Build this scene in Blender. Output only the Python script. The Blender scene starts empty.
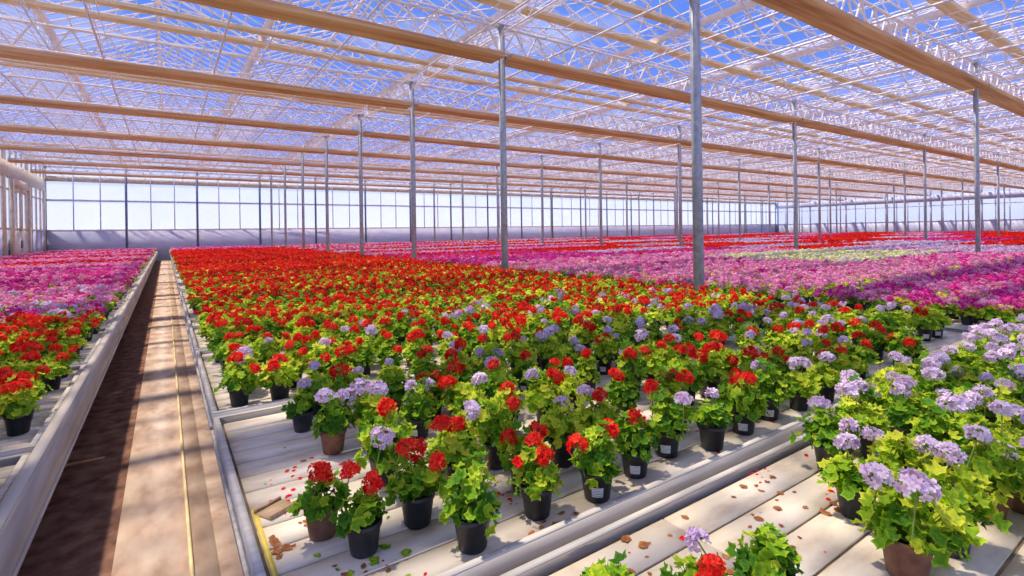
import bpy, math, numpy as np
from mathutils import Vector, Matrix
rng = np.random.default_rng(7)
C = bpy.context.scene.collection
CAMZ = 1.65
YAW = math.radians(34.2)
SY, CY = math.sin(YAW), math.cos(YAW)
BED = 0.65

# ------------------------------------------------------------ materials
def new_mat(name):
    m = bpy.data.materials.new(name); m.use_nodes = True
    nt = m.node_tree
    for n in list(nt.nodes): nt.nodes.remove(n)
    out = nt.nodes.new('ShaderNodeOutputMaterial')
    return m, nt, out
def ramp(nt, src, stops):
    r = nt.nodes.new('ShaderNodeValToRGB')
    els = r.color_ramp.elements
    while len(els) < len(stops): els.new(0.5)
    for e, (p, c) in zip(els, stops):
        e.position = p; e.color = (*c, 1)
    nt.links.new(src, r.inputs[0])
    return r.outputs[0]
def noise(nt, scale, detail=3, vec=None, stretch=None):
    n = nt.nodes.new('ShaderNodeTexNoise'); n.inputs['Scale'].default_value = scale
    n.inputs['Detail'].default_value = detail
    tc = nt.nodes.new('ShaderNodeNewGeometry') if vec == 'world' else nt.nodes.new('ShaderNodeTexCoord')
    o = tc.outputs['Position'] if vec == 'world' else tc.outputs['Object']
    if stretch:
        mp = nt.nodes.new('ShaderNodeMapping'); mp.inputs['Scale'].default_value = stretch
        nt.links.new(o, mp.inputs['Vector']); o = mp.outputs[0]
    nt.links.new(o, n.inputs['Vector'])
    return n.outputs['Fac']
def surf(name, stops, scale=5, rough=0.6, metal=0.0, vec='world', stretch=None, bump=0.0):
    m, nt, out = new_mat(name)
    p = nt.nodes.new('ShaderNodeBsdfPrincipled')
    f = noise(nt, scale, 4, vec, stretch)
    c = ramp(nt, f, stops)
    nt.links.new(c, p.inputs['Base Color'])
    p.inputs['Roughness'].default_value = rough; p.inputs['Metallic'].default_value = metal
    if bump:
        b = nt.nodes.new('ShaderNodeBump'); b.inputs['Strength'].default_value = bump
        b.inputs['Distance'].default_value = 0.01
        nt.links.new(f, b.inputs['Height']); nt.links.new(b.outputs[0], p.inputs['Normal'])
    nt.links.new(p.outputs[0], out.inputs[0])
    return m
def petal(name, stops, trans=0.3, rough=0.6):
    m, nt, out = new_mat(name)
    a = nt.nodes.new('ShaderNodeAttribute'); a.attribute_name = 'tone'
    c = ramp(nt, a.outputs['Fac'], stops)
    p = nt.nodes.new('ShaderNodeBsdfPrincipled'); p.inputs['Roughness'].default_value = rough
    p.inputs['Specular IOR Level'].default_value = 0.2
    t = nt.nodes.new('ShaderNodeBsdfTranslucent')
    mx = nt.nodes.new('ShaderNodeMixShader'); mx.inputs[0].default_value = trans
    nt.links.new(c, p.inputs['Base Color']); nt.links.new(c, t.inputs['Color'])
    nt.links.new(p.outputs[0], mx.inputs[1]); nt.links.new(t.outputs[0], mx.inputs[2])
    nt.links.new(mx.outputs[0], out.inputs[0])
    return m

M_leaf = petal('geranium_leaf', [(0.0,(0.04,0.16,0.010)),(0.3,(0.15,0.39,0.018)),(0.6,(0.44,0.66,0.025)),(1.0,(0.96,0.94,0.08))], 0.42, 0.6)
M_red  = petal('petal_red', [(0,(0.62,0.004,0.008)),(0.5,(0.97,0.012,0.012)),(1,(1.0,0.10,0.04))], 0.35)
M_lav  = petal('petal_lavender', [(0,(0.50,0.22,0.56)),(0.35,(0.80,0.58,0.84)),(1,(0.98,0.86,0.95))], 0.3)
M_pink = petal('petal_pink', [(0,(0.80,0.12,0.46)),(0.5,(1.0,0.36,0.66)),(1,(1.0,0.70,0.86))], 0.35)
M_mag  = petal('petal_magenta', [(0,(0.56,0.006,0.26)),(0.5,(0.94,0.04,0.46)),(1,(1.0,0.22,0.62))], 0.35)
M_wht  = petal('petal_white', [(0,(0.78,0.78,0.34)),(1,(0.98,0.97,0.72))], 0.25)
M_stem = petal('stem_green', [(0,(0.14,0.28,0.03)),(1,(0.36,0.46,0.10))], 0.1)
M_dry  = petal('dry_leaf', [(0,(0.22,0.06,0.02)),(0.5,(0.46,0.18,0.06)),(1,(0.66,0.36,0.12))], 0.2)
M_pot  = surf('pot_black_plastic', [(0.3,(0.014,0.016,0.020)),(0.7,(0.04,0.042,0.05))], 30, 0.4)
M_terra= surf('pot_terracotta', [(0.3,(0.16,0.07,0.045)),(0.7,(0.30,0.15,0.09))], 30, 0.7)
M_soil = surf('potting_soil', [(0.3,(0.03,0.016,0.008)),(0.7,(0.09,0.05,0.025))], 80, 0.95, bump=0.6)
M_alu  = surf('aluminium_rail', [(0.3,(0.50,0.46,0.42)),(0.7,(0.70,0.65,0.59))], 6, 0.75, 0.0, stretch=(0.3,6,6))
M_galv = surf('galvanised_steel', [(0.3,(0.34,0.38,0.46)),(0.7,(0.54,0.58,0.66))], 14, 0.55, 0.2)
M_white= surf('white_painted_metal', [(0.3,(0.80,0.78,0.90)),(0.7,(0.94,0.91,0.98))], 8, 0.5, 0.0)
M_lat  = surf('lattice_metal', [(0.3,(0.76,0.70,0.72)),(0.7,(0.95,0.90,0.89))], 3, 0.5, 0.0)
M_bed  = surf('bench_bed_plastic', [(0.25,(0.56,0.45,0.33)),(0.5,(0.80,0.69,0.54)),(0.8,(0.92,0.83,0.69))], 5, 0.7, stretch=(1,2.5,1))
M_groove = surf('bench_groove_dark', [(0.3,(0.12,0.08,0.05)),(0.7,(0.32,0.24,0.16))], 12, 0.8)  # darker brown for the base that shows in the gaps between slats
M_beige= surf('beige_side_board', [(0.3,(0.54,0.45,0.37)),(0.7,(0.74,0.65,0.55))], 4, 0.75, stretch=(3,0.4,3))
M_frame= surf('beige_painted_frame', [(0.3,(0.58,0.48,0.38)),(0.7,(0.78,0.68,0.56))], 4, 0.7)
M_screen = surf('folded_screen_cloth', [(0.3,(0.50,0.25,0.12)),(0.5,(0.72,0.43,0.23)),(0.7,(0.88,0.61,0.37))], 2.0, 0.95, stretch=(0.22,5,5), bump=0.05)
M_tan  = surf('tan_screen_cloth', [(0.3,(0.82,0.60,0.36)),(0.7,(1.0,0.85,0.60))], 3.0, 0.8, stretch=(0.5,6,6), bump=0.05)
M_conc = surf('path_concrete', [(0.3,(0.50,0.31,0.21)),(0.48,(0.78,0.54,0.39)),(0.68,(0.96,0.74,0.55))], 3.2, 0.55, stretch=(2,0.9,1), bump=0.05)
M_earth= surf('brown_earth', [(0.3,(0.15,0.065,0.04)),(0.5,(0.30,0.14,0.09)),(0.75,(0.48,0.26,0.17))], 9, 0.95, bump=0.3)
M_gravel=surf('dusty_path_edge', [(0.3,(0.48,0.31,0.22)),(0.5,(0.70,0.50,0.37)),(0.7,(0.84,0.65,0.49))], 6, 0.9, bump=0.05)
M_ground=surf('pale_outside_ground', [(0.3,(0.44,0.46,0.54)),(0.7,(0.58,0.60,0.70))], 0.3, 0.9)
M_par  = surf('lavender_parapet', [(0.3,(0.54,0.56,0.74)),(0.7,(0.68,0.69,0.85))], 1.5, 0.7)
M_blue = surf('blue_grey_frame', [(0.3,(0.10,0.14,0.26)),(0.7,(0.18,0.24,0.38))], 5, 0.5)
M_yel  = surf('yellow_strip', [(0.3,(0.70,0.52,0.06)),(0.7,(0.88,0.72,0.18))], 20, 0.6)
M_ycol = surf('yellowish_pipe', [(0.3,(0.74,0.58,0.28)),(0.7,(0.92,0.76,0.42))], 10, 0.5)
M_wood = surf('brown_wooden_tag', [(0.3,(0.40,0.25,0.13)),(0.7,(0.62,0.44,0.26))], 15, 0.7, stretch=(1,8,1))
m, nt, out = new_mat('white_pot_sticker'); M_stk = m
p = nt.nodes.new('ShaderNodeBsdfPrincipled'); tc = nt.nodes.new('ShaderNodeTexCoord')
w = nt.nodes.new('ShaderNodeTexWave'); w.inputs['Scale'].default_value = 55; w.bands_direction = 'Z'
nt.links.new(tc.outputs['Object'], w.inputs['Vector'])
nt.links.new(ramp(nt, w.outputs['Fac'], [(0.12,(0.12,0.12,0.14)),(0.2,(0.9,0.9,0.9))]), p.inputs['Base Color'])
nt.links.new(p.outputs[0], out.inputs[0])
def glass(name, tr, col=(0.9,0.93,1), white=0.0):
    m, nt, out = new_mat(name)
    t = nt.nodes.new('ShaderNodeBsdfTransparent'); t.inputs[0].default_value = (*col,1)
    if white > 0:
        g = nt.nodes.new('ShaderNodeBsdfTranslucent'); g.inputs[0].default_value = (0.88,0.90,1,1)
        f = noise(nt, 0.35, 3, 'world')
        mm = nt.nodes.new('ShaderNodeMath'); mm.operation = 'MULTIPLY'; mm.inputs[1].default_value = white*2
        nt.links.new(f, mm.inputs[0])
        mx = nt.nodes.new('ShaderNodeMixShader'); nt.links.new(mm.outputs[0], mx.inputs[0])
    else:
        g = nt.nodes.new('ShaderNodeBsdfGlossy'); g.inputs['Roughness'].default_value = 0.08
        mx = nt.nodes.new('ShaderNodeMixShader'); mx.inputs[0].default_value = 1-tr
    nt.links.new(t.outputs[0], mx.inputs[1]); nt.links.new(g.outputs[0], mx.inputs[2])
    nt.links.new(mx.outputs[0], out.inputs[0])
    return m
M_glass = glass('roof_glass', 0.97, (0.98,0.98,1.0))
M_pane  = glass('wall_glass_hazy', 0.5, (0.94,0.96,1), white=0.3)

# ------------------------------------------------------------ mesh collector
class Acc:
    def __init__(s, mats):
        s.v=[]; s.l=[]; s.t=[]; s.m=[]; s.tone=[]; s.n=0; s.mats=mats
    def add(s, verts, faces, mat=0, tone=0.5):
        verts=np.asarray(verts,float).reshape(-1,3); faces=np.asarray(faces,int)
        s.v.append(verts); s.l.append((faces+s.n).ravel())
        s.t.append(np.full(len(faces),faces.shape[1]))
        s.m.append(np.full(len(faces),mat) if np.isscalar(mat) else np.asarray(mat))
        s.tone.append(np.full(len(verts),tone) if np.isscalar(tone) else np.asarray(tone).ravel())
        s.n+=len(verts)
    def stamp(s, tv, tf, pos, rot, scale, mat=0, tone=0.5, ttone=None):
        m=len(pos); tv=np.asarray(tv,float); n=len(tv)
        v=np.einsum('mij,nj->mni',rot,tv)*np.asarray(scale).reshape(-1,1,1)+pos[:,None,:]
        tn=np.broadcast_to(np.asarray(tone,float).reshape(-1,1),(m,n)).copy()
        if ttone is not None: tn=np.clip(tn+np.asarray(ttone)[None,:],0,1)
        for tfk in (tf if isinstance(tf,list) else [tf]):
            tfk=np.asarray(tfk,int); k=tfk.shape[1]
            f=(tfk[None]+np.arange(m)[:,None,None]*n).reshape(-1,k)+s.n
            s.l.append(f.ravel()); s.t.append(np.full(len(f),k))
            mm=np.full(len(f),mat) if np.isscalar(mat) else np.repeat(np.asarray(mat),len(tfk))
            s.m.append(mm)
        s.v.append(v.reshape(-1,3)); s.tone.append(tn.ravel()); s.n+=m*n
    def box(s, x0,x1,y0,y1,z0,z1, mat=0):
        v=[(x,y,z) for z in (z0,z1) for y in (y0,y1) for x in (x0,x1)]
        s.add(v,[(0,2,3,1),(4,5,7,6),(0,1,5,4),(2,6,7,3),(0,4,6,2),(1,3,7,5)],mat)
    def bar(s, a, b, r, mat=0, k=4, r2=None, tone=0.5):
        a=Vector(a); b=Vector(b); d=(b-a).normalized()
        u=d.orthogonal().normalized() if abs(d.z)>0.99 else d.cross(Vector((0,0,1))).normalized()
        w=d.cross(u); r2=r if r2 is None else r2
        ang=[2*math.pi*(i+0.5)/k for i in range(k)]
        q=1/math.cos(math.pi/k) if k==4 else 1
        va=[a+(u*math.cos(t)+w*math.sin(t))*r*q for t in ang]; vb=[b+(u*math.cos(t)+w*math.sin(t))*r2*q for t in ang]
        s.add([tuple(p) for p in va+vb],[(i,(i+1)%k,k+(i+1)%k,k+i) for i in range(k)],mat,tone)
        s.add([tuple(p) for p in va+vb],[tuple(reversed(range(k))),tuple(range(k,2*k))],mat,tone)
    def mesh(s, name, smooth=False):
        me=bpy.data.meshes.new(name)
        v=np.concatenate(s.v); l=np.concatenate(s.l); t=np.concatenate(s.t); m=np.concatenate(s.m)
        me.vertices.add(len(v)); me.vertices.foreach_set('co',v.ravel())
        me.loops.add(len(l)); me.loops.foreach_set('vertex_index',l.astype(np.int32))
        me.polygons.add(len(t)); me.polygons.foreach_set('loop_start',np.concatenate([[0],np.cumsum(t)[:-1]]).astype(np.int32))
        me.polygons.foreach_set('loop_total',t.astype(np.int32))
        me.polygons.foreach_set('material_index',m.astype(np.int32))
        if smooth: me.polygons.foreach_set('use_smooth',np.ones(len(t),bool))
        for mt in s.mats: me.materials.append(mt)
        at=me.attributes.new('tone','FLOAT','POINT'); at.data.foreach_set('value',np.concatenate(s.tone).astype(np.float32))
        me.update(calc_edges=True); me.validate()
        return me
def obj(name, me, loc=(0,0,0), rot=0, parent=None, label=None, cat=None, group=None, kind=None, scale=None):
    o=bpy.data.objects.new(name,me); C.objects.link(o)
    o.location=loc; o.rotation_euler=(0,0,rot)
    if scale: o.scale=(scale,)*3
    if parent: o.parent=parent
    if label: o['label']=label
    if cat: o['category']=cat
    if group: o['group']=group
    if kind: o['kind']=kind
    return o
def basis(nrm, spin):
    n=nrm/np.linalg.norm(nrm,axis=1,keepdims=True)
    h=np.where(np.abs(n[:,2:3])>0.95,np.array([[1.,0,0]]),np.array([[0,0,1.]]))
    t=np.cross(h,n); t/=np.linalg.norm(t,axis=1,keepdims=True); b=np.cross(n,t)
    c,s_=np.cos(spin)[:,None],np.sin(spin)[:,None]
    t2=t*c+b*s_; b2=-t*s_+b*c
    return np.stack([t2,b2,n],axis=2)

# ------------------------------------------------------------ templates
def leaf_template(k=20):
    th=np.linspace(0,2*math.pi,k,endpoint=False)-math.pi/2
    a=np.abs(((th+math.pi/2+math.pi)%(2*math.pi))-math.pi)
    r=1.0+0.12*np.cos(5*(th-math.pi/2))+0.07*np.where(np.arange(k)%2==0,1,-1)
    r*=np.where(a<0.2,0.30,1.0)
    rim=np.stack([r*np.cos(th),r*np.sin(th)+0.1,0.22*np.sin(5*th)+0.14],1)
    mid=np.stack([0.62*r*np.cos(th),0.62*r*np.sin(th)+0.05,0.02+0.09*np.cos(5*th)],1)
    v=np.vstack([[[0,0,-0.08]],mid,rim])
    tri=[(0,1+i,1+(i+1)%k) for i in range(k)]
    quad=[(1+i,1+k+i,1+k+(i+1)%k,1+(i+1)%k) for i in range(k)]
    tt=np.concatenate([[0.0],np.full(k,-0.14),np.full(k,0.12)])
    return v,[np.array(tri),np.array(quad)],tt
def floret_template():
    v=[];f=[];tt=[]
    for i in range(5):
        a=2*math.pi*i/5; c,s_=math.cos(a),math.sin(a)
        for (x,y,z) in [(0,0.05,0),(0.36,0.55,0.10),(0.24,1.0,0.02),(-0.24,1.0,0.10),(-0.36,0.55,0.02)]:
            v.append((x*c-y*s_,x*s_+y*c,z+0.12*y))
        f.append(tuple(range(5*i,5*i+5))); tt+= [-0.4,0,0.1,0.15,0]
    return np.array(v),np.array(f),np.array(tt)
LV,LF,LT = leaf_template(); FV,FF,FT = floret_template()
HEX = np.array([(math.cos(a),math.sin(a),0.12*math.cos(2*a)) for a in np.linspace(0,2*math.pi,7)[:-1]]); HEXF=np.array([range(6)])
QD = np.array([(-1,-0.8,0),(0.8,-1,0.1),(1,0.9,0),(-0.7,1,0.1)]); QF=np.array([[0,1,2,3]])
def dome(m, L, rx, rz, zc, lo=0.0, shell=0.75):
    ph=rng.uniform(0,2*math.pi,(m,L)); c=rng.uniform(lo,1,(m,L)); s_=np.sqrt(1-c*c)
    k=rng.uniform(shell,1.0,(m,L))
    d=np.stack([s_*np.cos(ph),s_*np.sin(ph),c],-1)
    pos=d*np.array([rx,rx,rz])*k[...,None]+np.array([0,0,zc])
    return pos,d

# ------------------------------------------------------------ plant parts
def make_pot(mat):
    a=Acc([mat,M_soil]); k=24
    prof=[(0.0,0.004),(0.040,0.0),(0.0435,0.004),(0.055,0.088),(0.0595,0.089),(0.0605,0.105),(0.0565,0.106),(0.0545,0.092)]
    v=[(r*math.cos(2*math.pi*i/k),r*math.sin(2*math.pi*i/k),z) for r,z in prof for i in range(k)]
    f=[(j*k+i,j*k+(i+1)%k,(j+1)*k+(i+1)%k,(j+1)*k+i) for j in range(len(prof)-1) for i in range(k)]
    a.add(v,f,0)
    v=[(0.0545*math.cos(2*math.pi*i/k),0.0545*math.sin(2*math.pi*i/k),0.093) for i in range(k)]
    a.add(v,[tuple(range(k))],1)
    return a.mesh('pot',True)
POTB,POTT=make_pot(M_pot),make_pot(M_terra)
def make_sticker():
    a=Acc([M_stk]); n=6; v=[]
    for z,r in ((0.022,0.0472),(0.056,0.0520)):
        for i in range(n+1):
            t=-0.40+0.80*i/n; v.append((r*math.cos(t),r*math.sin(t),z))
    a.add(v,[(i,i+1,n+2+i,n+1+i) for i in range(n)],0); return a.mesh('label_sticker',True)
STK=make_sticker()
def make_foliage(L, rx, rz, bias):
    a=Acc([M_leaf,M_stem])
    pos,d=dome(1,L,rx,rz,0.115,-0.12,0.40); pos=pos[0]; d=d[0]
    shoots=rng.uniform(0,6.28,3); ph=np.arctan2(d[:,1],d[:,0])
    bump=1+0.48*np.max(np.cos(np.clip(np.abs(((ph[:,None]-shoots[None]+3.14)%6.28)-3.14)*2.2,0,1.57)),axis=1)*rng.uniform(0.2,1,L)
    pos[:,:2]*=bump[:,None]*0.94; pos[:,2]=0.115+(pos[:,2]-0.115)*(0.76+0.36*bump-0.14)*rng.uniform(0.80,1.20,L)
    pos[:,2]=np.maximum(pos[:,2],0.085)
    nrm=d+np.array([0,0,0.6])+rng.normal(0,0.50,(L,3))
    size=rng.uniform(0.011,0.026,L)
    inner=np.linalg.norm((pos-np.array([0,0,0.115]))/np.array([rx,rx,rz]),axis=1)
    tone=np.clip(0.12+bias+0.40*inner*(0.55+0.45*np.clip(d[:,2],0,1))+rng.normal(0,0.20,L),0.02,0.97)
    R=basis(nrm,rng.uniform(0,6.28,L))
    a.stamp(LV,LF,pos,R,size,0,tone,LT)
    for i in range(L):
        b=np.array([rng.normal(0,0.012),rng.normal(0,0.012),0.095])
        a.bar(b,pos[i]-R[i][:,2]*0.002,0.0014,1,3,0.0010,0.6)
    return a.mesh('foliage',True)
FOL=[make_foliage(108,0.098,0.105,0.02),make_foliage(120,0.105,0.115,0.10),make_foliage(96,0.084,0.145,0.04),
     make_foliage(122,0.110,0.092,0.26),make_foliage(108,0.100,0.120,0.34),make_foliage(80,0.085,0.085,-0.02),
     make_foliage(112,0.090,0.150,0.20)]
COLM={'red':M_red,'lav':M_lav,'pink':M_pink,'mag':M_mag,'wht':M_wht}
def make_head(col, n, R):
    a=Acc([COLM[col],M_stem])
    pos,d=dome(1,n,R,R*0.82,0,-0.5,0.62); pos=pos[0];d=d[0]
    a.stamp(FV,FF,pos,basis(d+rng.normal(0,0.35,(n,3)),rng.uniform(0,6.28,n)),rng.uniform(0.011,0.018,n),0,rng.uniform(0.30,0.98,n),FT)
    a.bar((0,0,0),(rng.normal(0,0.008),rng.normal(0,0.008),-0.12),0.0020,1,5,0.0024,0.6)
    for i in range(0,n,3): a.bar((0,0,-0.004),pos[i]*0.9,0.001,1,3,0.001,0.3)
    return a.mesh('flower_head',False)
HEADS={c:[make_head(c,32,0.037),make_head(c,22,0.029),make_head(c,42,0.045),make_head(c,10,0.018)] for c in COLM}

# ------------------------------------------------------------ layout
COLS=[(-6.30,-0.52),(0.20,6.14),(6.36,12.52),(12.62,18.78)]
x=19.02
while x<80: COLS+= [(x,x+6.14),(x+6.24,x+12.4)]; x+=12.65
COLS=[c for c in COLS if c[1]<82]
ROWS=[(1.30+1.95*k,1.30+1.95*k+1.87) for k in range(-1,22)]
def proj(x,y,z):
    d=SY*x+CY*y; l=CY*x-SY*y
    ds=np.maximum(d,1e-3) if isinstance(d,np.ndarray) else max(d,1e-3)
    return 512+510*l/ds, 232-510*(z-CAMZ)/ds, d
def bench_in_view(c,r,mg=120):
    xs=np.linspace(c[0],c[1],7)[:,None]+np.zeros((1,5)); ys=np.zeros((7,1))+np.linspace(r[0],r[1],5)[None]
    u,v,d=proj(xs.ravel(),ys.ravel(),0.8)
    return bool(np.any((d>0.4)&(u>-mg)&(u<1024+mg)&(v<700)))
def block_colour(ci,ri,x,y,n):
    if ci==0:
        if ri<=3: return rng.choice(['red'],n)
        if ri<=5: return rng.choice(['pink','mag','lav'],n,p=[.75,.15,.10])
        if ri<=8: return rng.choice(['mag','pink'],n,p=[.75,.25])
        return rng.choice(['mag','pink','red'],n,p=[[.5,.5,0],[0,1,0],[0,.1,.9]][ri%3])
    if ci==1:
        if ri==0: return rng.choice(['lav'],n)
        if ri==1: return rng.choice(['red','lav'],n,p=[.52,.48])
        if ri==2: return rng.choice(['red','lav'],n,p=[.90,.10])
        if ri<=18: return rng.choice(['red'],n)
        return rng.choice(['mag','pink'],n)
    if ci==2:
        if ri<=1: return rng.choice(['mag','pink'],n,p=[.6,.4])
        if ri<=5: return rng.choice(['pink','mag'],n,p=[.9,.1])
        if ri<=7: return rng.choice(['mag','pink'],n,p=[.85,.15])
        if ri<=9: return rng.choice(['red','mag'],n,p=[.5,.5])
        return rng.choice(['lav','red','pink'],n,p=[[.9,0,.1],[0,1,0],[.1,0,.9],[0,1,0]][ri%4])
    if ci==3:
        if ri<=2: return rng.choice(['pink','mag'],n,p=[.8,.2])
        if ri<=4: return rng.choice(['wht','lav'],n,p=[.9,.1])
        return rng.choice(['pink','lav','mag','red'],n,p=[[.9,.1,0,0],[0,0,.8,.2],[.2,.8,0,0],[0,0,0,1],[0,0,0,1]][ri%5])
    if ci==4: 
        if ri<=4: return rng.choice(['lav','pink'],n,p=[.85,.15])
        return rng.choice(['lav','red','wht'],n,p=[[.9,0,.1],[0,1,0],[0,1,0]][ri%3])
    if ci==5: return rng.choice(['lav','red'],n,p=[[.95,.05],[0.05,.95]][(ri//2)%2])
    return rng.choice(['red','lav','mag'],n,p=[[1,0,0],[1,0,0],[0,.9,.1],[1,0,0],[.2,0,.8]][(ri//2+ci*2)%5])

NEAR=[(.420,1.770,'t',5,['red'],None),(.505,1.600,'b',5,['red','red'],None),(.708,1.650,'b',1,['red','red','red'],None),
 (.795,1.42,'b',2,[],None),(1.074,1.449,'b',6,['red','red','red'],None),(1.325,1.41,'b',2,['red','red'],-2.3),
 (1.575,1.45,'b',0,['red'],-2.4),(1.83,1.50,'b',2,['red','lav'],-2.5),(2.05,1.42,'b',5,['lav'],None),(2.33,1.44,'b',1,['red','red'],-2.6),
 (.627,2.415,'t',0,['lav','lav'],None),(.80,2.40,'b',3,['lav','lav'],None),(.571,2.774,'b',5,['lav'],None),
 (.939,1.80,'b',3,['red','red'],None),(1.16,1.85,'b',6,['lav','red'],None),(.72,2.0,'b',1,['red','lav'],None),
 (1.40,1.70,'b',4,['lav'],None),(1.65,1.75,'b',3,['lav','red'],None),
 (1.74,.58,'t',3,['lav','lav'],None),(2.24,1.00,'b',0,['lav','lav'],None),(1.96,.80,'b',3,['lav'],None),
 (1.06,.775,'b',5,['lav','red'],None),(1.30,.735,'b',5,[],None),(1.98,.55,'b',4,['lav'],None),(2.50,1.00,'b',4,['lav'],None),
 (2.22,.75,'b',4,['lav','lav'],None),(.84,.86,'b',0,[],None)]
pts=[]
for ci,c in enumerate(COLS):
    for ri,r in enumerate(ROWS):
        if not bench_in_view(c,r): continue
        ymid=(r[0]+r[1])/2; dmin=SY*max(c[0],0)+CY*r[0]
        sp=0.225 if dmin<26 else 0.30
        if ci==1 and ri==1: sp=0.228
        if ci==1 and ri==0: sp=0.205
        gx=np.arange(c[0]+0.16,c[1]-0.1,sp); gy=np.arange(r[0]+0.15,r[1]-0.1,sp*0.98)
        X,Y=np.meshgrid(gx,gy); X=X+ (np.arange(len(gy))%2)[:,None]*sp*0.4
        jit=0.035 if ci<=1 and ri<=2 else 0.02
        X=X.ravel()+rng.normal(0,jit,X.size); Y=Y.ravel()+rng.normal(0,jit,Y.size)
        X=np.clip(X,c[0]+0.12,c[1]-0.12); Y=np.clip(Y,r[0]+0.12,r[1]-0.12)
        keep=np.ones(len(X),bool)
        if ci==1 and ri==1:
            keep=(X>1.0)&(Y>1.62)|((X>0.62)&(Y>2.75))|(X>2.5)
            keep&=~((X>4.6)&(Y<1.62)); keep&=~((X>5.75)&(Y<2.6))
            keep&=(rng.random(len(X))>0.09)
        if ci==1 and ri==0:
            keep=(X>2.10)&(Y<1.12)
            keep&=(rng.random(len(X))>0.07)
        if ci==1 and ri==2: keep=(X>0.33)&(rng.random(len(X))>0.05)
        for n_ in NEAR: keep&=((X-n_[0])**2+(Y-n_[1])**2>0.175**2)
        X,Y=X[keep],Y[keep]
        u,v,d=proj(X,Y,0.85)
        vis=(d>0.5)&(u>-110-200/d)&(u<1134+200/d)
        X,Y=X[vis],Y[vis]
        pts.append((X,Y,block_colour(ci,ri,X,Y,len(X)),np.full(len(X),ci),np.full(len(X),ri)))
PX=np.concatenate([p[0] for p in pts]);PY=np.concatenate([p[1] for p in pts]);PC=np.concatenate([p[2] for p in pts])
PCI=np.concatenate([p[3] for p in pts]);PRI=np.concatenate([p[4] for p in pts])
u,v,d=proj(PX,PY,0.80)
score=np.where((u>-20)&(u<1044)&(v<600),d,d+100)
order=np.argsort(score); ind=order[:300-len(NEAR)]; rest=order[300-len(NEAR):]
CN={'red':'red','lav':'lavender','pink':'pink','mag':'magenta','wht':'white'}
def plant(x,y,pot,fi,cols,stk=None,sc=1.0):
    names=sorted(set(cols))
    lab=('green' if fi in(0,1,2,5) else 'yellow-green')+' potted geranium, '+(' and '.join(CN[c] for c in names)+' blooms, ' if names else 'no open blooms, ')+('black pot' if pot=='b' else 'terracotta pot')
    if stk is not None: lab+=' with white sticker'
    e=obj('potted_geranium',None,(x,y,BED+0.001),rng.uniform(0,6.28),label=lab,cat='potted plant',group='potted geraniums on the growing benches',scale=sc)
    e.empty_display_size=0.05
    obj('pot',POTB if pot=='b' else POTT,parent=e)
    f=obj('foliage',FOL[fi],parent=e,rot=rng.uniform(0,6.28))
    f.scale=(1,1,rng.uniform(0.84,1.16)); f.location.z=0.10*(1-f.scale[2])
    if stk is not None: obj('label_sticker',STK,parent=e,rot=stk-e.rotation_euler[2],label='white printed paper sticker on pot')
    n=len(cols); a0=rng.uniform(0,6.28)
    for i,c in enumerate(cols):
        a=a0+6.28*i/max(n,1)+rng.normal(0,0.3); r=rng.uniform(0.02,0.10) if n>1 else rng.uniform(0,0.05)
        z=0.245-4.5*r*r+rng.uniform(-0.03,0.035)
        h=obj('flower_head',HEADS[c][rng.choice([0,1,1,2,3] if n>2 else [0,0,1,2])],(r*math.cos(a),r*math.sin(a),z),rng.uniform(0,6.28),parent=e,
              label=CN[c]+' flower cluster')
        h.rotation_euler[0]=rng.normal(0,0.25); h.rotation_euler[1]=rng.normal(0,0.25)
for n_ in NEAR: plant(*n_[:5],stk=n_[5],sc=(0.96 if n_[0]<.6 else rng.uniform(1.0,1.1)) if n_[1]>1.2 else (1.0 if n_[0]<1.5 else rng.uniform(1.02,1.14)))
def nheads(ci,ri):
    if ci==1 and ri==0: return rng.choice([1,1,2,2])
    if ci==1 and ri==1: return rng.choice([0,1,1,2,2])
    if ci==1 and ri==2: return rng.choice([1,2,2])
    if ci==0 and ri<=3: return rng.choice([1,2,3])
    if ci>=2 or ci==0: return rng.choice([4,5])
    return rng.choice([1,2,3,3])
for i in ind:
    ci,ri=PCI[i],PRI[i]; n=nheads(ci,ri)
    fi=rng.choice(7,p=[.10,.14,.10,.22,.24,.04,.16])
    cols=[str(PC[i])]*n
    if ci==1 and ri==1 and n>1 and rng.random()<0.2: cols[-1]='red' if PC[i]=='lav' else 'lav'
    s0=(0.95,1.12) if (ci==1 and ri==0) else ((0.84,1.16) if (ci==1 and ri==1) else (0.88,1.12))
    plant(PX[i],PY[i],'b' if rng.random()>0.04 else 't',fi,cols,stk=(-2.5 if (ri<=1 and rng.random()<0.3) else None),sc=rng.uniform(*s0))

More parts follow.
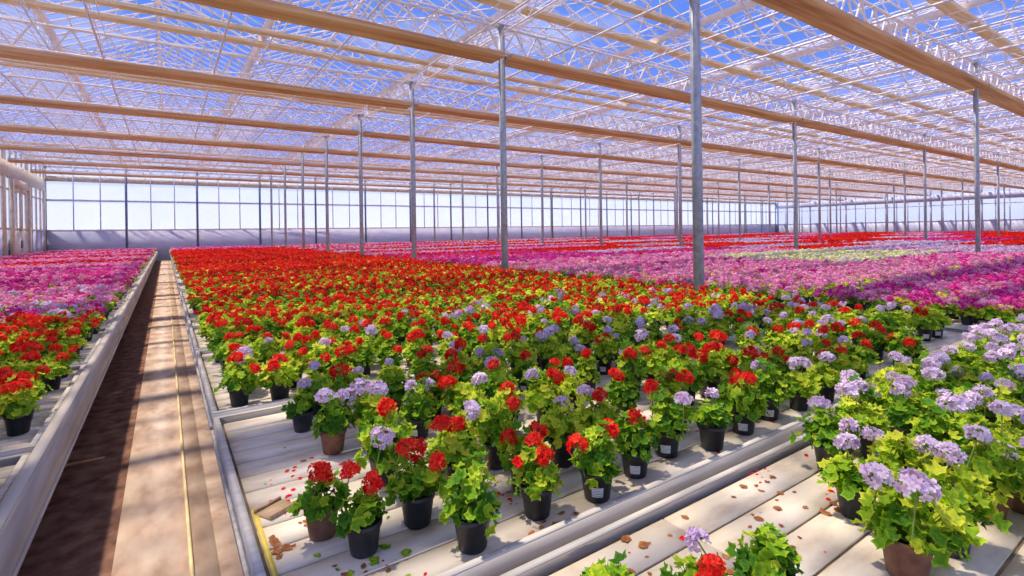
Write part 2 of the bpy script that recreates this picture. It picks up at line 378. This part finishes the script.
mats=[M_leaf,M_red,M_lav,M_pink,M_mag,M_wht,M_pot]; MI={'red':1,'lav':2,'pink':3,'mag':4,'wht':5}
A=Acc(mats)
rd=SY*PX[rest]+CY*PY[rest]
def mass(sel,L,H,P,ls,ps,pot,rx=0.105,rz=0.12,hr=0.036,leafshape=(HEX,HEXF)):
    ids=rest[sel]; m=len(ids)
    if m==0: return
    base=np.stack([PX[ids],PY[ids],np.full(m,BED)],1)
    thin=((PCI[ids]==1)&(PRI[ids]<=12))|((PCI[ids]==0)&(PRI[ids]<=3))
    nf=np.where(thin,np.where(PRI[ids]<=3,0.34,np.where(PRI[ids]<=6,0.45,0.62)),1.0)
    gt=rng.choice([0.06,0.18,0.32,0.44],m)
    pos,dd=dome(m,L,rx,rz,0.10,-0.05,0.7)
    pos=(pos+base[:,None]).reshape(-1,3); nrm=dd.reshape(-1,3)+np.array([0,0,0.6])+rng.normal(0,0.35,(m*L,3))
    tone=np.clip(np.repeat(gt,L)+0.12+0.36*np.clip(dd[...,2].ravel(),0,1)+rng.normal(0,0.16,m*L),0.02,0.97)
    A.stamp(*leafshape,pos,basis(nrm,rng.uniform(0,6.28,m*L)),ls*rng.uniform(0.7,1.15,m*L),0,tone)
    hp,_=dome(m,H,0.105,0.155,0.09,0.35,0.88); hp[...,2]+=rng.uniform(-0.02,0.03,(m,1)); hp=hp+base[:,None]
    alive=rng.random((m,H))<(nf*rng.uniform(0.6,1.25,m))[:,None]; cm=np.array([MI[c] for c in PC[ids]])
    cmh=np.repeat(cm[:,None],H,1)[alive]; hp=hp[alive]; q=len(hp)
    fp,fd=dome(q,P,hr,hr*0.9,0,-0.4,0.8); fp=(fp+hp[:,None]).reshape(-1,3)
    A.stamp(QD,QF,fp,basis(fd.reshape(-1,3)+rng.normal(0,0.3,(q*P,3)),rng.uniform(0,6.28,q*P)),ps*rng.uniform(0.8,1.2,q*P),np.repeat(cmh,P),rng.uniform(0.1,0.95,q*P))
    if pot:
        k=8; an=np.linspace(0,2*math.pi,k,endpoint=False)
        pv=np.vstack([np.stack([0.042*np.cos(an),0.042*np.sin(an),0*an+0.002],1),np.stack([0.06*np.cos(an),0.06*np.sin(an),0*an+0.105],1)])
        pf=[np.array([(i,(i+1)%k,k+(i+1)%k,k+i) for i in range(k)]),np.array([range(k,2*k)])]
        A.stamp(pv,pf,base,np.repeat(np.eye(3)[None],m,0),np.ones(m),6,0.5)
mass((rd<12),54,8,16,0.023,0.0122,True,hr=0.037)
mass((rd>=12)&(rd<26),18,8,9,0.032,0.0175,False,hr=0.040)
mass((rd>=26),6,8,5,0.065,0.030,False,rx=0.15,hr=0.05)
obj('potted_geranium',A.mesh('geranium_mass'),label='dense blocks of red, pink, magenta and lavender potted geraniums on benches',cat='potted plant',group='potted geraniums on the growing benches',kind='stuff')

# ------------------------------------------------------------ benches
def bench_parts(W,D):
    bed=Acc([M_bed,M_groove]); n=12; sw=(D-0.08)/n
    bed.box(0.03,W-0.03,0.03,D-0.03,BED-0.03,BED-0.008,1)
    nx=int(round(W/1.2)); sx=(W-0.08)/nx
    for j in range(nx):
        for i in range(n):
            bed.box(0.04+j*sx+0.004,0.04+(j+1)*sx-0.004,0.04+i*sw+0.006,0.04+(i+1)*sw-0.006,BED-0.012,BED,0)
    rim=Acc([M_alu])
    for (x0,x1,y0,y1) in ((0,W,0,0.010),(0,W,D-0.010,D),(0,0.010,0.010,D-0.010),(W-0.010,W,0.010,D-0.010)):
        rim.box(x0,x1,y0,y1,BED-0.06,BED+0.025)
    for (x0,x1,y0,y1) in ((0,W,0,0.026),(0,W,D-0.026,D),(0,0.026,0.026,D-0.026),(W-0.026,W,0.026,D-0.026)):
        rim.box(x0,x1,y0,y1,BED+0.025,BED+0.030); 
    for (x0,x1,y0,y1) in ((0,W,-0.012,0),(0,W,D,D+0.012),(-0.012,0,0,D),(W,W+0.012,0,D)):
        rim.box(x0,x1,y0,y1,BED-0.06,BED-0.035)
    leg=Acc([M_galv])
    leg.bar((0,0,0.0),(0,0,BED-0.06),0.02,0,8); leg.box(-0.05,0.05,-0.05,0.05,0,0.008)
    beam=Acc([M_galv])
    for y in (0.35,D-0.35): beam.box(0.1,W-0.1,y-0.02,y+0.02,BED-0.10,BED-0.06)
    for x_ in (0.5,W/2,W-0.5): beam.box(x_-0.02,x_+0.02,0.05,D-0.05,BED-0.06,BED-0.03)
    return bed.mesh('bed'),rim.mesh('rim'),leg.mesh('leg'),beam.mesh('support_beam')
def bench_simple(W,D):
    a=Acc([M_bed,M_alu,M_galv])
    a.box(0.01,W-0.01,0.01,D-0.01,BED-0.02,BED,0)
    for (x0,x1,y0,y1) in ((0,W,0,0.02),(0,W,D-0.02,D),(0,0.02,0.02,D-0.02),(W-0.02,W,0.02,D-0.02)):
        a.box(x0,x1,y0,y1,BED-0.06,BED+0.03,1)
    for x_ in (0.5,W-0.5):
        for y in (0.35,D-0.35): a.bar((x_,y,0),(x_,y,BED-0.02),0.02,2,6)
    return a.mesh('growing_bench')
cache={}
for ci,c in enumerate(COLS):
    for ri,r in enumerate(ROWS):
        if not bench_in_view(c,r,60): continue
        W=round(c[1]-c[0],3); D=1.87
        near=(ci==1 and ri<=5) or (ci==2 and ri<=1) or (ci==0 and ri<=5)
        lab='long rimmed growing bench with pale slatted bed'
        if near:
            if ('p',W) not in cache: cache[('p',W)]=bench_parts(W,D)
            bd,rm,lg,bm=cache[('p',W)]
            lab+={0:' beside the earth strip',1:' holding geranium pots',2:' packed with pots'}[ci]
            e=obj('growing_bench',None,(c[0],r[0],0),label=lab,cat='bench',group='growing benches')
            obj('bed',bd,parent=e,label='cream plastic slatted bed'); obj('rim',rm,parent=e,label='grey aluminium rim'); obj('support_beam',bm,parent=e)
            for x_ in (0.5,W/2,W-0.5):
                for y in (0.35,D-0.35): obj('leg',lg,(x_,y,0),parent=e)
        else:
            if ('s',W) not in cache: cache[('s',W)]=bench_simple(W,D)
            obj('growing_bench',cache[('s',W)],(c[0],r[0],0),label='long aluminium growing bench covered with flowering pots',cat='bench',group='growing benches')
a=Acc([M_beige,M_alu,M_blue]); a.box(-0.505,-0.475,-0.6,43.9,0.42,0.690,0); a.box(-0.508,-0.462,-0.6,43.9,0.690,0.698,0); a.box(-0.475,-0.466,-0.6,43.9,0.42,0.44,0)
for k in range(12): a.box(-0.90,-0.86,-0.4+k*3.9,-0.36+k*3.9,0.0,0.44,2); a.box(-0.90,-0.50,-0.4+k*3.9,-0.36+k*3.9,0.44,0.47,2)
obj('side_rail',a.mesh('side_rail'),label='continuous dull beige side board along the aisle',cat='rail')
a=Acc([M_ycol]); a.bar((0,-0.6,0.026),(0,43.8,0.026),0.010,0,8)
for k in range(18): a.box(-0.015,0.015,-0.4+k*2.5,-0.37+k*2.5,0.012,0.020)
obj('heating_pipe',a.mesh('heating_pipe'),(0.085,0,0),label='thin yellowish pipe running along the path',cat='pipe')
# ------------------------------------------------------------ debris & small things
def flat_leaf(mat,sz):
    a=Acc([mat]); k=9
    v=[(0,0,0.2)]+[((1+0.25*rng.normal())*math.cos(t),(0.7+0.15*rng.normal())*math.sin(t),max(0,0.25*rng.random())) for t in np.linspace(0,2*math.pi,k,endpoint=False)]
    v=np.array(v)*sz; a.add(v,[(0,1+i,1+(i+1)%k) for i in range(k)],0,rng.uniform(0.1,0.9,k+1)); return a.mesh('fallen_piece',False)
DR=[flat_leaf(M_dry,0.016) for _ in range(4)]; PT=[flat_leaf(M_red,0.010) for _ in range(3)]; PL=[flat_leaf(M_lav,0.009) for _ in range(2)]; GL=[flat_leaf(M_leaf,0.018) for _ in range(2)]
def scatter(n,meshes,x0,x1,y0,y1,name,lab,cat):
    cl=[(rng.uniform(x0,x1),rng.uniform(y0,y1)) for _ in range(max(3,n//9))]
    for i in range(n):
        if rng.random()<0.65:
            cx,cy=cl[rng.integers(len(cl))]; px=np.clip(cx+rng.normal(0,0.05),x0,x1); py=np.clip(cy+rng.normal(0,0.05),y0,y1)
        else: px,py=rng.uniform(x0,x1),rng.uniform(y0,y1)
        obj(name,meshes[rng.integers(len(meshes))],(px,py,BED+0.001),rng.uniform(0,6.28),label=lab,cat=cat,group=name.replace('_',' ')+'s on the benches',scale=0.45+1.0*rng.random()**2)
scatter(70,DR,0.28,1.6,1.36,2.7,'dry_leaf','curled dry brown leaf fallen on bench bed','leaf')
scatter(140,PT,0.28,2.6,1.36,2.5,'fallen_petal','fallen bright red petal on bench bed','petal')
scatter(130,DR,0.8,3.0,0.6,1.18,'dry_leaf','curled dry brown leaf fallen on bench bed','leaf')
scatter(80,PT,0.8,3.0,0.6,1.18,'fallen_petal','fallen bright red petal on bench bed','petal')
scatter(20,PL,1.1,3.6,0.3,1.15,'fallen_petal','fallen lavender petal on bench bed','petal')
scatter(22,GL,0.3,0.9,1.4,2.3,'fallen_leaf','fallen green geranium leaf on bench bed','leaf')
a=Acc([M_wood]); a.box(-0.055,0.055,-0.045,0.045,0,0.006); a.box(-0.055,0.055,-0.045,-0.038,0.006,0.016); a.box(-0.055,0.055,0.038,0.045,0.006,0.016)
obj('wooden_tag',a.mesh('wooden_tag'),(0.318,2.03,BED+0.0005),0.5,label='small brown wooden tray tag lying on bench',cat='tag')
a=Acc([M_yel]); a.box(-0.008,0.008,-0.30,0.30,0,0.002); a.box(-0.008,-0.006,-0.30,0.30,0.002,0.005); a.box(0.006,0.008,-0.30,0.30,0.002,0.005)
obj('yellow_strip',a.mesh('yellow_strip'),(0.253,1.78,BED+0.0005),0.0,label='thin yellow plastic strip lying on bench bed',cat='strip')

# ------------------------------------------------------------ floor
XL,XR,YN,YF=-6.45,82.3,-4.5,44.5
def slab(name,x0,x1,y0,y1,z0,z1,mat,label=None,cat=None,kind='structure'):
    a=Acc([mat]); a.box(x0,x1,y0,y1,z0,z1); return obj(name,a.mesh(name),label=label,cat=cat,kind=kind)
slab('floor',XL,XR,YN,YF,-0.1,0,M_earth,'dark brown bare earth greenhouse floor','floor')
slab('trim_1',-0.24,0.20,YN,YF-0.3,0,0.012,M_conc,'sunlit pinkish beige concrete path','path')
slab('trim_2',0.20,0.45,YN,YF-0.3,0,0.008,M_gravel,'dusty beige edge of the path','path')
slab('ground',-120,260,-60,260,-0.25,-0.11,M_ground,'pale open ground outside the greenhouse','ground')

# ------------------------------------------------------------ posts, girders, screens
H0=CAMZ
SPX=12.65; PXS=[-6.40+SPX*k for k in range(8)]; PYS=[-0.5+5*k for k in range(10)]
RW=SPX/3
a=Acc([M_galv]); zt=H0+4.6
a.box(-0.06,0.06,-0.045,0.045,0.012,zt); a.box(-0.12,0.12,-0.1,0.1,0,0.012)
a.box(-0.066,0.066,-0.02,0.02,0.3,zt-0.1)
a.box(-0.09,0.09,-0.05,0.05,H0+3.9,H0+3.93); a.box(-0.14,0.14,-0.07,0.07,zt,zt+0.015)
for sx in(-1,1):
    for sy in(-1,1): a.bar((sx*0.095,sy*0.075,0.012),(sx*0.095,sy*0.075,0.04),0.01,0,6)
POST=a.mesh('steel_post')
g=Acc([M_lat]); zb,zt2=H0+4.0,H0+4.55; L=SPX-0.13
g.box(0.065,L+0.065,-0.025,0.025,zb-0.03,zb+0.02); g.box(0.065,L+0.065,-0.025,0.025,zt2-0.02,zt2+0.03)
nz=20; st=L/nz
for i in range(nz):
    x0=0.065+i*st; g.bar((x0,0,zb),(x0+st/2,0,zt2),0.018); g.bar((x0+st/2,0,zt2),(x0+st,0,zb),0.018)
GIRD=g.mesh('lattice_girder')
def bundle(mat,w,h,L,seed,hang):
    """flat folded cloth pack: bevelled box section with shallow pleat ridges"""
    a=Acc([mat,M_lat]); n=24
    b=0.012
    sec=[(-w/2+b,-h/2)]+[(-w/2+b+(w-2*b)*j/8,-h/2-(0.008 if j%2 else 0)) for j in range(1,8)]+[(w/2-b,-h/2),(w/2,-h/2+b),(w/2-0.008,-h/6),(w/2,h/6),(w/2,h/2-b),(w/2-b,h/2),(-w/2+b,h/2),(-w/2,h/2-b),(-w/2,h/6),(-w/2+0.008,-h/6),(-w/2,-h/2+b)]
    k=len(sec); v=[]
    for i in range(n+1):
        x=L*i/n; s=1+0.012*math.sin(i*1.3+seed); sag=-0.008*math.sin(math.pi*((i%6)/6))
        for (p,q) in sec: v.append((x,p*s,q*s+sag))
    a.add(v,[(i*k+j,(i+1)*k+j,(i+1)*k+(j+1)%k,i*k+(j+1)%k) for i in range(n) for j in range(k)],0)
    a.add(v,[tuple(range(k)),tuple(reversed(range(n*k,n*k+k)))],0)
    for q in (0,1,2):
        a.box(q*RW+RW/2-0.015,q*RW+RW/2+0.015,-0.01,0.01,h*0.3,hang,1)
    return a.mesh('screen',False)
SB=[bundle(M_screen,0.56,0.11,SPX-0.2,i,0.14) for i in range(3)]; ST=[bundle(M_tan,0.28,0.09,SPX-0.2,i+5,0.20) for i in range(3)]
SM=[bundle(M_tan,0.20,0.08,SPX-0.2,i+9,0.50) for i in range(3)]
def seg_view(x0,x1,y,z,mg=150):
    xs=np.linspace(x0,x1,30); u,v,d=proj(xs,np.full(30,y),z); return bool(np.any((d>0.3)&(u>-mg)&(u<1024+mg)&(v>-350)))
for yi,y in enumerate(PYS):
    for xi,x in enumerate(PXS):
        u_,v_,d_=proj(x,y,3.0)
        if d_>0.5 and -200<u_<1250 and y<YF-0.2 and xi not in(0,7):
            obj('steel_post',POST,(x,y,0),label='tall slender galvanised steel post between benches',cat='post',group='steel roof posts')
        if xi<7 and y<YF-0.2:
            if seg_view(x,x+SPX,y,H0+4) or (y<12 and x<7):
                obj('lattice_girder',GIRD,(x,y,0),label='pale metal lattice girder spanning between posts',cat='girder',group='lattice roof girders')
                obj('folded_shade_screen',SB[(xi+yi)%3],(x+0.1,y,H0+3.87),label='long flat tan-brown folded shade screen under girder',cat='shade screen',group='brown folded shade screens')
                obj('rolled_energy_screen',ST[(xi+yi)%3],(x+0.1,y-0.75,H0+4.70),label='light tan rolled energy screen bundle under the roof',cat='shade screen',group='tan rolled screens')
                if 0<y<22: obj('rolled_energy_screen',SM[(xi+yi)%3],(x+0.1,y+2.4,H0+4.34),label='slim pale tan rolled screen between girders',cat='shade screen',group='tan rolled screens')
# ------------------------------------------------------------ roof
nr=int(round((XR-XL-0.1)/RW)); zg=H0+4.85; zr=zg+0.95
YR=YN
for i in range(nr):
    x0=-6.40+i*RW
    gl=Acc([M_glass]); v=[(x0,YR,zg),(x0+RW/2,YR,zr),(x0+RW,YR,zg),(x0,YF,zg),(x0+RW/2,YF,zr),(x0+RW,YF,zg)]
    gl.add(v,[(0,1,4,3),(1,2,5,4)],0)
    obj('ceiling' if i==0 else 'ceiling.%03d'%i,gl.mesh('ceiling'),label='clear pitched glass roof panes under blue sky',cat='glass roof',kind='structure')
    t=Acc([M_white])
    t.bar((x0+RW/2,YR,zr),(x0+RW/2,YF,zr),0.035)
    y=YR; j=0
    while y<=YF:
        rr=0.022 if j%2==0 else 0.014
        t.bar((x0,y,zg),(x0+RW/2,y,zr),rr); t.bar((x0+RW/2,y,zr),(x0+RW,y,zg),rr)
        if j%4==0: t.bar((x0,y,zg),(x0+RW,y,zg),0.016); t.bar((x0+RW*0.25,y,zg),(x0+RW/2,y,zr),0.012); t.bar((x0+RW*0.75,y,zg),(x0+RW/2,y,zr),0.012)
        if j%10==0 and y+5<YF:
            t.bar((x0,y,zg),(x0+RW,y+5.0,zg),0.011); t.bar((x0+RW,y,zg+0.02),(x0,y+5.0,zg+0.02),0.011)
        y+=0.45; j+=1
    for q in (0.2,0.4,0.6,0.8):
        t.bar((x0+RW/2*q,YR,zg+0.95*q-0.02),(x0+RW/2*q,YF,zg+0.95*q-0.02),0.013)
        t.bar((x0+RW-RW/2*q,YR,zg+0.95*q-0.02),(x0+RW-RW/2*q,YF,zg+0.95*q-0.02),0.013)
    obj('trim_%d'%(10+i),t.mesh('trim'),label='white glazing bars and ridge of the glass roof',cat='glazing bars',kind='structure')
gt=Acc([M_white]); w=0.09
gt.add([(-w,YR,0.08),(-w*0.5,YR,-0.06),(w*0.5,YR,-0.06),(w,YR,0.08),(-w,YF,0.08),(-w*0.5,YF,-0.06),(w*0.5,YF,-0.06),(w,YF,0.08)],[(0,4,5,1),(1,5,6,2),(2,6,7,3)],0)
# light lattice hung below the gutter
yy=YR+0.5
gt.bar((0,YR+0.5,-0.40),(0,YF-0.3,-0.40),0.012)
while yy<YF-1.2:
    gt.bar((0,yy,-0.06),(0,yy+0.5,-0.40),0.009); gt.bar((0,yy+0.5,-0.40),(0,yy+1.0,-0.06),0.009); yy+=1.0
GUT=gt.mesh('roof_gutter')
for i in range(nr+1): obj('roof_gutter',GUT,(-6.40+i*RW,0,zg-0.03),label='white metal roof gutter running the greenhouse length',cat='gutter',group='roof gutters')
pp=Acc([M_white]); pp.bar((0,YN+0.5,0),(0,YF-0.05,0),0.022,0,8)
for k in range(10): pp.box(-0.03,0.03,-0.52+5*k,-0.48+5*k,-0.02,0.06)
PIPE=pp.mesh('roof_pipe')
x=-5.3
while x<81: obj('roof_pipe',PIPE,(x,0,H0+3.99),label='thin white steel pipe hung under roof girders',cat='pipe',group='thin roof pipes'); x+=RW/2
ww=Acc([M_white]); ww.bar((0,YN+0.5,0),(0,YF-0.05,0),0.007,0,5)
for k in range(10): ww.box(-0.01,0.01,-0.51+5*k,-0.49+5*k,-0.012,0.02)
WIRE=ww.mesh('screen_wire')
x=-6.0
while x<40: obj('screen_wire',WIRE,(x,0,H0+4.06),label='thin pale support wire stretched under the roof',cat='wire',group='thin roof support wires'); x+=RW/5
br=Acc([M_white]); br.bar((0,0,H0+4.58),(RW*3,5,H0+4.58),0.018,0,6); br.bar((RW*3,0,H0+4.62),(0,5,H0+4.62),0.018,0,6)
BR=br.mesh('bracing_rod')
for xi in range(7):
    for yi in range(8):
        if (xi+yi)%2==0 or xi<3: obj('bracing_rod',BR,(PXS[xi],PYS[yi],0),label='crossed thin steel bracing rods below the roof',cat='bracing',group='roof bracing rods')
# ------------------------------------------------------------ walls
def wall_y(name,y,x0,x1,pitch):
    a=Acc([M_par,M_white,M_blue,M_frame]); 
    a.box(x0,x1,y,y+0.12,0,2.15,0); a.box(x0,x1,y-0.02,y+0.1,2.15,2.27,1)
    zt=H0+4.85
    a.box(x0,x1,y-0.01,y+0.06,4.15,4.28,0)
    a.box(x0,x1,y-0.02,y+0.1,5.45,5.8,3); a.box(x0,x1,y,y+0.1,zt-0.15,zt,1)
    x=x0; i=0
    while x<=x1+0.01:
        big=(i%3==0); a.box(x-(0.07 if big else 0.03),x+(0.07 if big else 0.03),y-0.03,y+0.05,0 if big else 2.2,zt,2 if big else 0); x+=pitch/3; i+=1
    obj(name,a.mesh(name),label='glazed end wall with lavender parapet and slim posts',cat='wall',kind='structure')
wall_y('wall_back',YF,XL,XR,RW)
def pane(name,vs):
    a=Acc([M_pane]); a.add(vs,[(0,1,2,3)],0); obj(name,a.mesh(name),label='hazy bright greenhouse wall glazing',cat='window',kind='structure')
zt=H0+4.85
pane('window_1',[(XL,YF+0.03,1.1),(XR,YF+0.03,1.1),(XR,YF+0.03,zt),(XL,YF+0.03,zt)])
def wall_x(name,x,s,label,frame,bw):
    a=Acc([M_par,frame,M_white]); f=lambda p,q:(min(x+s*p,x+s*q),max(x+s*p,x+s*q))
    a.box(*f(0,0.12),YN,YF,0,2.15,0); a.box(*f(-0.02,0.1),YN,YF,2.15,2.27,1)
    for z in (4.15,): a.box(*f(0,0.06),YN,YF,z,z+0.1,1)
    a.box(*f(-0.05,0.1),YN,YF,H0+3.1,H0+3.9,1); a.box(*f(0,0.1),YN,YF,zt-0.12,zt,2)
    y=YF-0.3; i=0
    while y>=YN:
        b=bw if i%4==0 else 0.05; a.box(*f(-0.04,0.06),y-b,y+b,0,zt-0.2,1); y-=1.25; i+=1
    obj(name,a.mesh(name),label=label,cat='wall',kind='structure')
wall_x('wall_left',XL,-1,'beige framed glazed side wall',M_frame,0.30)
wall_x('wall_right',XR,1,'distant pale glazed side wall',M_par,0.10)
pane('window_2',[(XL-0.03,YN,1.1),(XL-0.03,YF,1.1),(XL-0.03,YF,zt),(XL-0.03,YN,zt)])
pane('window_3',[(XR+0.03,YN,1.1),(XR+0.03,YF,1.1),(XR+0.03,YF,zt),(XR+0.03,YN,zt)])
a=Acc([M_frame,M_blue])
y0=35.0; WD=4.0; hw=(WD-0.5)/2
a.box(XL+0.06,XL+0.20,y0,y0+0.25,0,4.75); a.box(XL+0.06,XL+0.20,y0+WD-0.25,y0+WD,0,4.75); a.box(XL+0.06,XL+0.20,y0+0.25,y0+WD-0.25,4.35,4.75)
for q in (0,1):
    b=y0+0.25+q*hw; a.box(XL+0.09,XL+0.13,b+0.02,b+hw-0.02,0,2.1); a.box(XL+0.09,XL+0.13,b+0.02,b+0.18,2.1,4.35); a.box(XL+0.09,XL+0.13,b+hw-0.18,b+hw-0.02,2.1,4.35); a.box(XL+0.09,XL+0.13,b+0.18,b+hw-0.18,4.15,4.35); a.box(XL+0.13,XL+0.18,b+(hw-0.12 if q==0 else 0.06),b+(hw-0.06 if q==0 else 0.12),1.2,1.6,1)
obj('door_1',a.mesh('door'),label='tall beige double sliding greenhouse door',cat='door',kind='structure')

# ------------------------------------------------------------ light & world
sun=bpy.data.lights.new('sun','SUN'); sun.energy=5.2; sun.angle=math.radians(2.0); sun.color=(1.0,0.89,0.72)
so=bpy.data.objects.new('sun',sun); C.objects.link(so); so.rotation_euler=Vector((0.24,-0.36,-0.95)).to_track_quat('-Z','Y').to_euler()
w=bpy.data.worlds.new('sky'); bpy.context.scene.world=w; w.use_nodes=True; nt=w.node_tree
for n in list(nt.nodes): nt.nodes.remove(n)
out=nt.nodes.new('ShaderNodeOutputWorld'); bg=nt.nodes.new('ShaderNodeBackground'); tc=nt.nodes.new('ShaderNodeTexCoord')
sep=nt.nodes.new('ShaderNodeSeparateXYZ'); nt.links.new(tc.outputs['Generated'],sep.inputs[0])
grad=ramp(nt,sep.outputs['Z'],[(0.0,(0.50,0.54,0.68)),(0.02,(0.54,0.57,0.68)),(0.10,(0.45,0.50,0.68)),(0.14,(0.15,0.23,0.64)),(0.35,(0.07,0.17,0.58)),(0.8,(0.24,0.30,0.52))])
nz=nt.nodes.new('ShaderNodeTexNoise'); nz.inputs['Scale'].default_value=3.2; nz.inputs['Detail'].default_value=7
mp=nt.nodes.new('ShaderNodeMapping'); mp.inputs['Scale'].default_value=(1,1,3.0); nt.links.new(tc.outputs['Generated'],mp.inputs[0]); nt.links.new(mp.outputs[0],nz.inputs['Vector'])
cl=ramp(nt,nz.outputs['Fac'],[(0.52,(0,0,0)),(0.78,(0.6,0.6,0.6))])
mx=nt.nodes.new('ShaderNodeMixRGB'); nt.links.new(cl,mx.inputs[0]); nt.links.new(grad,mx.inputs[1]); mx.inputs[2].default_value=(0.58,0.59,0.70,1)
nt.links.new(mx.outputs[0],bg.inputs[0]); bg.inputs[1].default_value=1.65; nt.links.new(bg.outputs[0],out.inputs[0])

cam=bpy.data.cameras.new('camera'); cam.sensor_width=36; cam.lens=36*510/1024; cam.shift_y=-56/1024; cam.clip_start=0.05; cam.clip_end=500
co=bpy.data.objects.new('camera',cam); C.objects.link(co); co.location=(0,0,CAMZ)
co.rotation_euler=(Matrix.Rotation(-YAW,3,'Z')@Matrix.Rotation(math.pi/2,3,'X')@Matrix.Rotation(math.radians(-0.9),3,'Z')).to_euler()
bpy.context.scene.camera=co
bpy.context.scene.view_settings.view_transform='Standard'
